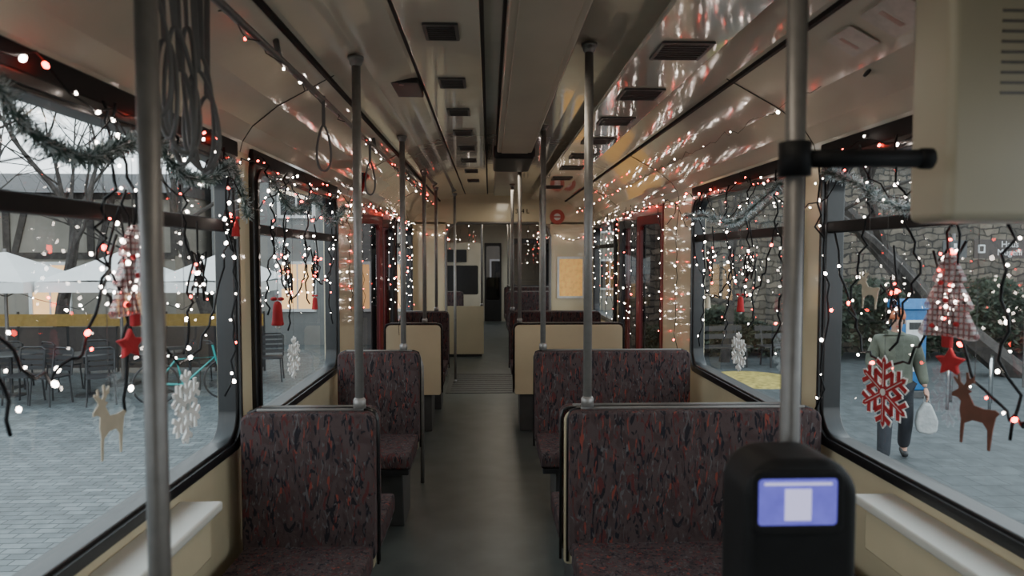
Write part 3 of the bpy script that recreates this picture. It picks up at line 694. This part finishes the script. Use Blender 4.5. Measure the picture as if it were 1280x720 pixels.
um = thing('parasol', 'large white square cafe parasol on a pole', 'parasol', (-8.8, 12.7, G), group='cafe parasols')
hh = .95
b_ = B()
z0, z1 = 1.95, 2.48
cs = [(-hh, -hh), (hh, -hh), (hh, hh), (-hh, hh)]
for i in range(4):
    a_, c_ = cs[i], cs[(i+1) % 4]; m_ = ((a_[0]+c_[0])/2, (a_[1]+c_[1])/2)
    k1 = [(a_[0], a_[1], z0), (m_[0]*.97, m_[1]*.97, z0+.03), (0, 0, z1)]; k2 = [(m_[0]*.97, m_[1]*.97, z0+.03), (c_[0], c_[1], z0), (0, 0, z1)]
    b_.quad(*k1); b_.quad(*k2)
    b_.quad((a_[0], a_[1], z0), (c_[0], c_[1], z0), (c_[0], c_[1], z0-.18), (a_[0], a_[1], z0-.18))
obj('canopy', b_, M['canvas'], um)
obj('mast', B().tube([(0, 0, .05), (0, 0, z1+.05)], .03, 8), M['steel'], um)
obj('foot_plate', B().lathe([(.3, 0), (.3, .06), (.06, .1)], n=16), M['greymet'], um)
rb = B()
for a_ in cs: rb.tube([(0, 0, z0-.3), (a_[0]*.55, a_[1]*.55, z0+.12)], .012, 5)
obj('strut', rb, M['steel'], um)
for x, y in ((-6.85, 12.9), (-4.9, 12.8), (-10.8, 12.8)): clone(um, (x, y, G))
ch = thing('cafe_chair', 'dark metal cafe chair on the terrace', 'chair', (-7.6, 11.3, G), group='terrace chairs')
obj('seat', B().prism(rrect(-.21, .21, -.21, .21, .05), 'xy', .44, .465), M['dark'], ch)
bb = B().tube([(-.2, .2, .45), (-.2, .25, .84), (-.15, .26, .88), (.15, .26, .88), (.2, .25, .84), (.2, .2, .45)], .016, 6)
for i in range(4): bb.box(-.19, .19, .225+.008*i, .235+.008*i, .51+.09*i, .575+.09*i)
obj('backrest', bb, M['dark'], ch)
for x in (-.18, .18):
    for y in (-.18, .18): obj('leg', B().tube([(x, y, .44), (x*1.15, y*1.15, 0)], .015, 6), M['dark'], ch)
ta = thing('cafe_table', 'round dark cafe table on the terrace', 'table', (-8.2, 11.9, G), group='terrace tables')
obj('table_top', B().lathe([(.36, .70), (.38, .715), (.36, .73)], n=20), M['greymet'], ta)
obj('pedestal', B().tube([(0, 0, .02), (0, 0, .71)], .025, 8), M['dark'], ta); obj('foot', B().lathe([(.22, 0), (.2, .02), (.04, .05)], n=16), M['dark'], ta)
for x, y in ((-6.9, 11.9), (-5.8, 12.1), (-9.5, 11.8), (-4.9, 13.6)): clone(ta, (x, y, G))
for x, y, r in ((-8.85, 11.3, .4), (-7.65, 12.45, 2.6), (-7.1, 11.2, -.3), (-6.3, 11.2, .5), (-6.3, 12.6, 2.8), (-8.6, 12.6, 3.4), (-10.2, 11.2, .2), (-9.4, 11.05, -.4), (-5.2, 12.6, 2.4), (-4.2, 13.2, .2), (-7.2, 12.75, 3.5), (-8.1, 10.8, 1.2), (-6.0, 13.3, 2.0), (-10.5, 12.1, 1.2)): clone(ch, (x, y, G), (0, 0, r))
fb = thing('terrace_screen', 'low yellow banner fence round the cafe terrace', 'fence', (-7.3, 14.3, G))
obj('banner', B().box(-3.4, 2.6, -.01, .01, .95, 1.20), M['yellow'], fb)
fp = B()
for i in range(7): fp.tube([(-3.4+i, .03, 0), (-3.4+i, .03, 1.25)], .025, 6)
obj('fence_posts', fp, M['dark'], fb); obj('lower_panel', B().box(-3.4, 2.6, .02, .03, .08, .93), M['signbrown'], fb)
string([(-10+.6*i, 11.7+.15*(i % 2), 1.0-.18*(i % 3)) for i in range(11)], .26, .2, 'warm string of lights along the parasols', 4.0, .006)
bi = thing('bicycle', 'teal bicycle parked near the terrace', 'bicycle', (-4.9, 11.3, G), (0, 0, .5))
for x in (-.52, .52):
    w_ = obj('wheel', B().tube([(.33*math.cos(2*PI*i/28), 0, .33*math.sin(2*PI*i/28)) for i in range(28)], .018, 6, closed=True), M['dark'], bi, (x, 0, .345))
    sp_ = B()
    for i in range(10): sp_.tube([(0, 0, 0), (.32*math.cos(PI*i/5), 0, .32*math.sin(PI*i/5))], .002, 3)
    obj('spokes', sp_, M['steel'], w_)
obj('frame', B().tube([(-.52, 0, .345), (-.12, 0, .30), (.36, 0, .72), (-.22, 0, .72), (-.12, 0, .30)], .022, 6).tube([(-.52, 0, .345), (-.22, 0, .72)], .016, 6).tube([(.52, 0, .345), (.38, 0, .66), (.33, 0, .92)], .018, 6), M['teal'], bi)
obj('handlebar', B().tube([(.2, -.26, .98), (.32, -.2, .96), (.34, 0, .93), (.32, .2, .96), (.2, .26, .98)], .012, 6), M['dark'], bi)
obj('saddle', B().tube([(-.23, 0, .72), (-.25, 0, .88)], .012, 6).prism([(-.38, -.08), (-.38, .08), (-.22, .05), (-.1, .015), (-.1, -.015), (-.22, -.05)], 'xy', .88, .93), M['dark'], bi)
def tree(loc, H, r0, lab, lean=(0, 0), seed=1, depth=5, spread=.6):
    rnd = random.Random(seed); b = B()
    def br(p, d, l, r, k):
        P = [p]; rs = [r]; q = p.copy(); dd = d.copy(); n = 4
        for i in range(n):
            jit = .13 if k < depth else .05
            dd = (dd+Vector((rnd.gauss(0, jit), rnd.gauss(0, jit), rnd.gauss(0.03, .08)))).normalized(); q = q+dd*l/n; P.append(q.copy()); rs.append(r*(1-.45*(i+1)/n))
            if k > 0 and i >= 1 and rnd.random() < .6:
                e = (dd+Vector((rnd.gauss(0, spread), rnd.gauss(0, spread), rnd.gauss(.1, .35)))).normalized(); br(q.copy(), e, l*.68, rs[-1]*.6, k-1)
        b.tube(P, rs, 6 if r > .03 else 4)
        if k > 0:
            for _ in range(2):
                e = (dd+Vector((rnd.gauss(0, spread), rnd.gauss(0, spread), rnd.gauss(.15, .35)))).normalized(); br(q.copy(), e, l*.75, rs[-1]*.8, k-1)
    br(Vector((0, 0, -.05)), Vector((lean[0], lean[1], 1)).normalized(), H, r0, depth)
    t = thing('bare_tree', lab, 'tree', loc); obj('trunk_and_branches', b, M['bark'], t)
tree((-9.3, 14.9, G), 3.0, .16, 'bare winter tree standing among the parasols', (.05, 0), 3)
tree((-11.3, 14.2, G), 2.8, .17, 'bare winter tree beside the low house', (.15, 0), 9)
tree((-6.3, 16.0, G), 3.2, .17, 'slender bare tree in front of the town house', (-.1, 0), 5, 4)
tree((10.6, 13.2, G), 5.0, .27, 'leaning dark tree trunk by the stone wall', (-1.15, 0), 12, 3, .4)
tree((5.3, 15.2, G), 3.0, .12, 'bare tree in front of the stone wall', (.1, 0), 21, 4)
sw = obj('stone_wall', B().box(-9, 12, 0, .7, 0, 6.5), M['stone'], loc=(12.5, 16.6, G), label='tall rubble stone wall along the street', cat='wall')
def hedge(loc, w, d, h, n, seed):
    rnd = random.Random(seed); b = B()
    for i in range(n):
        x = rnd.uniform(-w/2, w/2); hz = h*(.8+.2*math.sin(x*2.1+seed)); z = hz*math.sqrt(rnd.random()); y = rnd.uniform(-d/2, d/2)
        c_ = Vector((x, y, z)); u = Vector((rnd.gauss(0, 1), rnd.gauss(0, 1), rnd.gauss(0, 1))).normalized(); w_ = u.orthogonal().normalized()
        l = rnd.uniform(.05, .1); b.quad(c_-u*l, c_+w_*l*.5, c_+u*l, c_-w_*l*.5)
    t = thing('hedge', 'dark evergreen shrubs at the foot of the stone wall', 'hedge', loc, kind='stuff'); obj('foliage', b, M['leaf'], t, kind='stuff')
hedge((11.5, 15.6, G), 8, 1.4, 1.9, 9000, 1); hedge((5.6, 16.1, G), 3.6, .8, 1.2, 3500, 2)
pbn = thing('park_bench', 'dark slatted park bench by the stone wall', 'bench', (4.9, 14.5, G), (0, 0, .2), group='street benches')
for i in range(3): obj('seat_slat', B().box(-.75, .75, -.2+i*.14, -.09+i*.14, .43, .46), M['dark'], pbn)
for i in range(2): obj('back_slat', B().box(-.75, .75, .24+.03*i, .27+.03*i, .58+i*.17, .69+i*.17), M['dark'], pbn)
for x in (-.6, .6): obj('leg', B().tube([(x, -.2, 0), (x, -.18, .43), (x, .2, .43), (x, .3, .88)], .02, 6).tube([(x, .18, .43), (x, .26, 0)], .02, 6), M['dark'], pbn)
clone(pbn, (6.6, 14.6, G), (0, 0, .1))
obj('leaf_pile', B().lathe([(.95, 0), (.8, .03), (.3, .05), (.01, .055)], n=24), M['leafpatch'], loc=(5.1, 13.0, G), label='flat patch of yellow fallen leaves on the asphalt', cat='leaves')
bc = thing('parking_meter_column', 'bright blue enamel street column with white label panels', 'street column', (7.15, 11.4, G))
obj('base', B().box(-.26, .26, -.22, .22, 0, .12), M['greymet'], bc, bevel=.01)
obj('body', B().box(-.22, .22, -.18, .18, .12, 1.50), M['bluep'], bc, bevel=.03)
obj('hood', B().prism([(-.24, 1.50), (.22, 1.50), (.22, 1.64), (-.14, 1.68)], 'yz', -.25, .25), M['bluep'], bc, bevel=.02)
obj('label_panel', B().box(-.15, .15, -.192, -.18, .95, 1.32), M['white'], bc); obj('lower_panel', B().box(-.15, .08, -.192, -.18, .45, .72), M['white'], bc)
obj('display', B().box(-.10, .10, -.196, -.19, 1.16, 1.28), M['dark'], bc)
hp = thing('bike_hoop', 'galvanised steel bicycle hoop on the pavement', 'bike rack', (7.35, 10.6, G), (0, 0, .9), group='bicycle hoops')
obj('hoop_tube', B().tube([(-.35, 0, 0), (-.35, 0, .65), (-.3, 0, .76), (-.2, 0, .8), (.2, 0, .8), (.3, 0, .76), (.35, 0, .65), (.35, 0, 0)], .022, 8), M['chrome'], hp, smooth=True)
for x, y in ((7.95, 10.5), (8.55, 10.4), (9.15, 10.3)): clone(hp, (x, y, G))
sg = thing('direction_sign', 'dark tourist direction sign with white lettering on a post', 'sign', (8.9, 12.0, G))
obj('post', B().tube([(.85, .05, 0), (.85, .05, 3.0)], .035, 8), M['steel'], sg)
obj('sign_board', B().prism(rrect(-.20, .9, 2.35, 2.69, .03), 'xz', 0, .03), M['signbrown'], sg)
text('Haus\nMügeni', .16, M['white'], (.45, -.006, 2.53), parent=sg, label='white lettering')
obj('pictogram', B().ring(rrect(-.13, .0, 2.45, 2.60, .01, 1), rrect(-.105, -.025, 2.475, 2.575, .01, 1), 'xz', -.006, 0), M['white'], sg)
s2 = thing('pedestrian_sign', 'small dark sign with white cross mark on a post', 'sign', (8.35, 12.0, G))
obj('post', B().tube([(0, .05, 0), (0, .05, 2.8)], .03, 8), M['steel'], s2)
obj('sign_plate', B().prism(rrect(-.22, .22, 2.36, 2.68, .03), 'xz', 0, .03), M['greymet'], s2)
obj('cross_mark', B().box(-.025, .025, -.006, 0, 2.42, 2.62).box(-.10, .10, -.006, 0, 2.495, 2.545), M['white'], s2)

# ------------------------------------------------------------ person
def skin(name, verts, edges, radii, mat, parent, subs=2, root=0, **meta):
    me = bpy.data.meshes.new(name); me.from_pydata(verts, edges, []); me.materials.append(mat)
    o = bpy.data.objects.new(name, me); COL.objects.link(o)
    if parent: o.parent = parent
    md = o.modifiers.new('k', 'SKIN'); md.use_smooth_shade = True
    if not me.skin_vertices:
        bm = bmesh.new(); bm.from_mesh(me); bm.verts.layers.skin.verify(); bm.to_mesh(me); bm.free()
    for i, r in enumerate(radii):
        me.skin_vertices[0].data[i].radius = r if isinstance(r, tuple) else (r, r); me.skin_vertices[0].data[i].use_root = (i == root)
    s = o.modifiers.new('s', 'SUBSURF'); s.levels = subs; s.render_levels = subs
    setmeta(o, **meta); return o
pe = thing('person', 'walking person in olive jacket and rust beanie holding a white bag', 'person', (4.72, 7.75, G), (0, 0, -.35))
LK, LA, LT = (-.13, -.20, .50), (-.15, -.28, .09), (-.16, -.42, .045)
RK, RA, RT = (.13, .02, .49), (.16, .26, .12), (.16, .15, .045)
LS, LE, LW = (-.18, 0, 1.41), (-.26, .02, 1.14), (-.20, -.19, .98)
RS, RE, RW = (.18, 0, 1.41), (.26, .04, 1.13), (.30, -.06, .89)
V = [(0, 0, .95), (0, 0, 1.15), (0, -.01, 1.36), (0, -.01, 1.47), (0, -.02, 1.54), (0, -.035, 1.60), (0, -.035, 1.67), (0, -.025, 1.73),
     (-.1, 0, .9), LK, LA, LT, (.1, 0, .9), RK, RA, RT, LS, LE, LW, RS, RE, RW]
E = [(0, 1), (1, 2), (2, 3), (3, 4), (4, 5), (5, 6), (6, 7), (0, 8), (8, 9), (9, 10), (10, 11), (0, 12), (12, 13), (13, 14), (14, 15), (2, 16), (16, 17), (17, 18), (2, 19), (19, 20), (20, 21)]
R = [(.15, .11), (.14, .10), (.16, .11), .07, .052, (.064, .075), (.074, .090), (.064, .076), .09, .06, .042, .03, .09, .06, .042, .03, .06, .045, .028, .06, .045, .028]
skin('body', V, E, R, M['skin'], pe)
J = [(0, 0, .82), (0, 0, 1.0), (0, 0, 1.18), (0, -.01, 1.37), (0, -.01, 1.48), (0, -.012, 1.53), LS, LE, tuple(Vector(LW).lerp(Vector(LE), .08)), RS, RE, tuple(Vector(RW).lerp(Vector(RE), .08))]
skin('jacket', J, [(0, 1), (1, 2), (2, 3), (3, 4), (4, 5), (3, 6), (6, 7), (7, 8), (3, 9), (9, 10), (10, 11)], [(.205, .16), (.20, .155), (.19, .15), (.20, .145), (.11, .11), (.09, .09), .092, .075, .052, .092, .075, .052], M['jacket'], pe, root=1)
skin('trousers', [(0, 0, .93), (-.1, 0, .86), LK, (LA[0], LA[1]+.01, .08), (.1, 0, .86), RK, (RA[0], RA[1], .11)], [(0, 1), (1, 2), (2, 3), (0, 4), (4, 5), (5, 6)], [(.17, .13), .108, .084, .072, .108, .084, .072], M['trouser'], pe)
for a_, t_ in ((LA, LT), (RA, RT)):
    skin('shoe', [(a_[0], a_[1]+.05, a_[2]-.04), (a_[0], a_[1]-.03, a_[2]-.035), (t_[0], t_[1]+.03, t_[2]), (t_[0], t_[1]-.02, t_[2]-.005)], [(0, 1), (1, 2), (2, 3)], [.05, .052, .046, .036], M['dark'], pe)
obj('beanie', B().lathe([(.086, -.02), (.092, 0), (.092, .035), (.086, .04), (.078, .075), (.058, .10), (.025, .115), (.003, .12)], (0, -.028, 1.69), 16), M['orange'], pe, smooth=True)
obj('hair', B().lathe([(.06, -.07), (.083, -.05), (.088, -.01), (.086, .02)], (0, -.008, 1.67), 16), M['bark'], pe, smooth=True)
for x in (-.03, .03): obj('eye', B().ball((x, -.116, 1.655), .009), M['dark'], pe)
obj('nose', B().lathe([(.016, 0), (.014, .012), (.006, .035)], (0, -.120, 1.615), 8), M['skin'], pe, smooth=True)
obj('mouth', B().box(-.022, .022, -.114, -.106, 1.585, 1.592), M['red'], pe)
for x in (-.081, .081): obj('ear', B().ball((x, -.03, 1.64), .02, (.5, 1, 1.4)), M['skin'], pe, smooth=True)
for W_, El, sg_ in ((LW, LE, 1), (RW, RE, -1)):
    d = (Vector(W_)-Vector(El)).normalized(); side = d.cross(Vector((sg_, 0, 0))).normalized(); w = Vector(W_)
    pv = [tuple(w), tuple(w+d*.06), tuple(w+d*.085)]; pe_ = [(0, 1), (1, 2)]; pr_ = [(.024, .02), (.036, .017), (.034, .015)]
    curl = Vector((.5*sg_, -.3, -.4)).normalized()
    for f in range(4):
        o_ = side*(.026*(1.5-f)/1.5); l = (.030, .036, .033, .025)[f]; i0 = len(pv)
        a1 = w+d*.095+o_; a2 = a1+d*l; a3 = a2+(d*.4+curl*.6)*l*.8; a4 = a3+(curl)*l*.5
        pv += [tuple(a1), tuple(a2), tuple(a3), tuple(a4)]; pe_ += [(2, i0), (i0, i0+1), (i0+1, i0+2), (i0+2, i0+3)]; pr_ += [.010, .009, .0085, .007]
    i0 = len(pv); th = w+d*.03+side*.035
    pv += [tuple(th), tuple(th+d*.03+side*.015), tuple(th+d*.055+side*.012)]; pe_ += [(1, i0), (i0, i0+1), (i0+1, i0+2)]; pr_ += [.012, .010, .008]
    skin('hand', pv, pe_, pr_, M['skin'], pe, subs=1)
Rm = Matrix.Rotation(-.35, 4, 'Z'); hw_ = Vector((4.72, 7.75, G))+Rm @ Vector((.31, -.085, .80))
bg = thing('shopping_bag', 'crumpled white carrier bag held in a hand', 'bag', (hw_.x, hw_.y, hw_.z-.42), (0, 0, -.35))
obj('bag_body', B().prism([(-.09, 0), (.04, -.02), (.11, .02), (.12, .14), (.08, .25), (.04, .34), (-.03, .35), (-.09, .24), (-.11, .12)], 'xz', -.05, .05), M['bag'], bg, bevel=.03, segs=4)
obj('bag_handle', B().tube([(-.03, 0, .31), (-.02, 0, .42), (.02, 0, .42), (.04, 0, .31)], .006, 6), M['bag'], bg)

# ------------------------------------------------------------ light
w = bpy.data.worlds.new('overcast'); bpy.context.scene.world = w; w.use_nodes = True
N = w.node_tree.nodes; L = w.node_tree.links; bgn = N['Background']
tc = N.new('ShaderNodeTexCoord'); sx = N.new('ShaderNodeSeparateXYZ'); L.new(tc.outputs['Generated'], sx.inputs[0])
rp = N.new('ShaderNodeValToRGB'); rp.color_ramp.elements[0].color = (.95, .985, 1, 1); rp.color_ramp.elements[1].color = (.72, .83, .90, 1)
L.new(sx.outputs['Z'], rp.inputs[0]); L.new(rp.outputs[0], bgn.inputs[0]); bgn.inputs[1].default_value = 3.2
def area(loc, sx_, sy_, e, col, rot=(0, 0, 0)):
    l = bpy.data.lights.new('fill_light', 'AREA'); l.shape = 'RECTANGLE'; l.size = sx_; l.size_y = sy_; l.energy = e; l.color = col
    o = bpy.data.objects.new('fill_light', l); COL.objects.link(o); o.location = loc; o.rotation_euler = rot; return o
for y in (.6, 3.0, 5.4, 7.8, 11, 13.3): area((.18, y, 2.24), .15, 1.4, 4 if y < 7 else 6, (1, .88, .70))  # area lights added as interior fill; the tram's own ceiling lights are off

# ------------------------------------------------------------ camera
cam = bpy.data.cameras.new('camera'); co = bpy.data.objects.new('camera', cam); COL.objects.link(co)
cam.sensor_width = 36; cam.lens = 24; cam.clip_start = .02; cam.clip_end = 300
co.location = (0, 0, EYE)
co.rotation_euler = (math.radians(90-2.7), 0, -math.radians(1.88))
cam.dof.use_dof = True; cam.dof.focus_distance = 4.5; cam.dof.aperture_fstop = 3.2
bpy.context.scene.camera = co
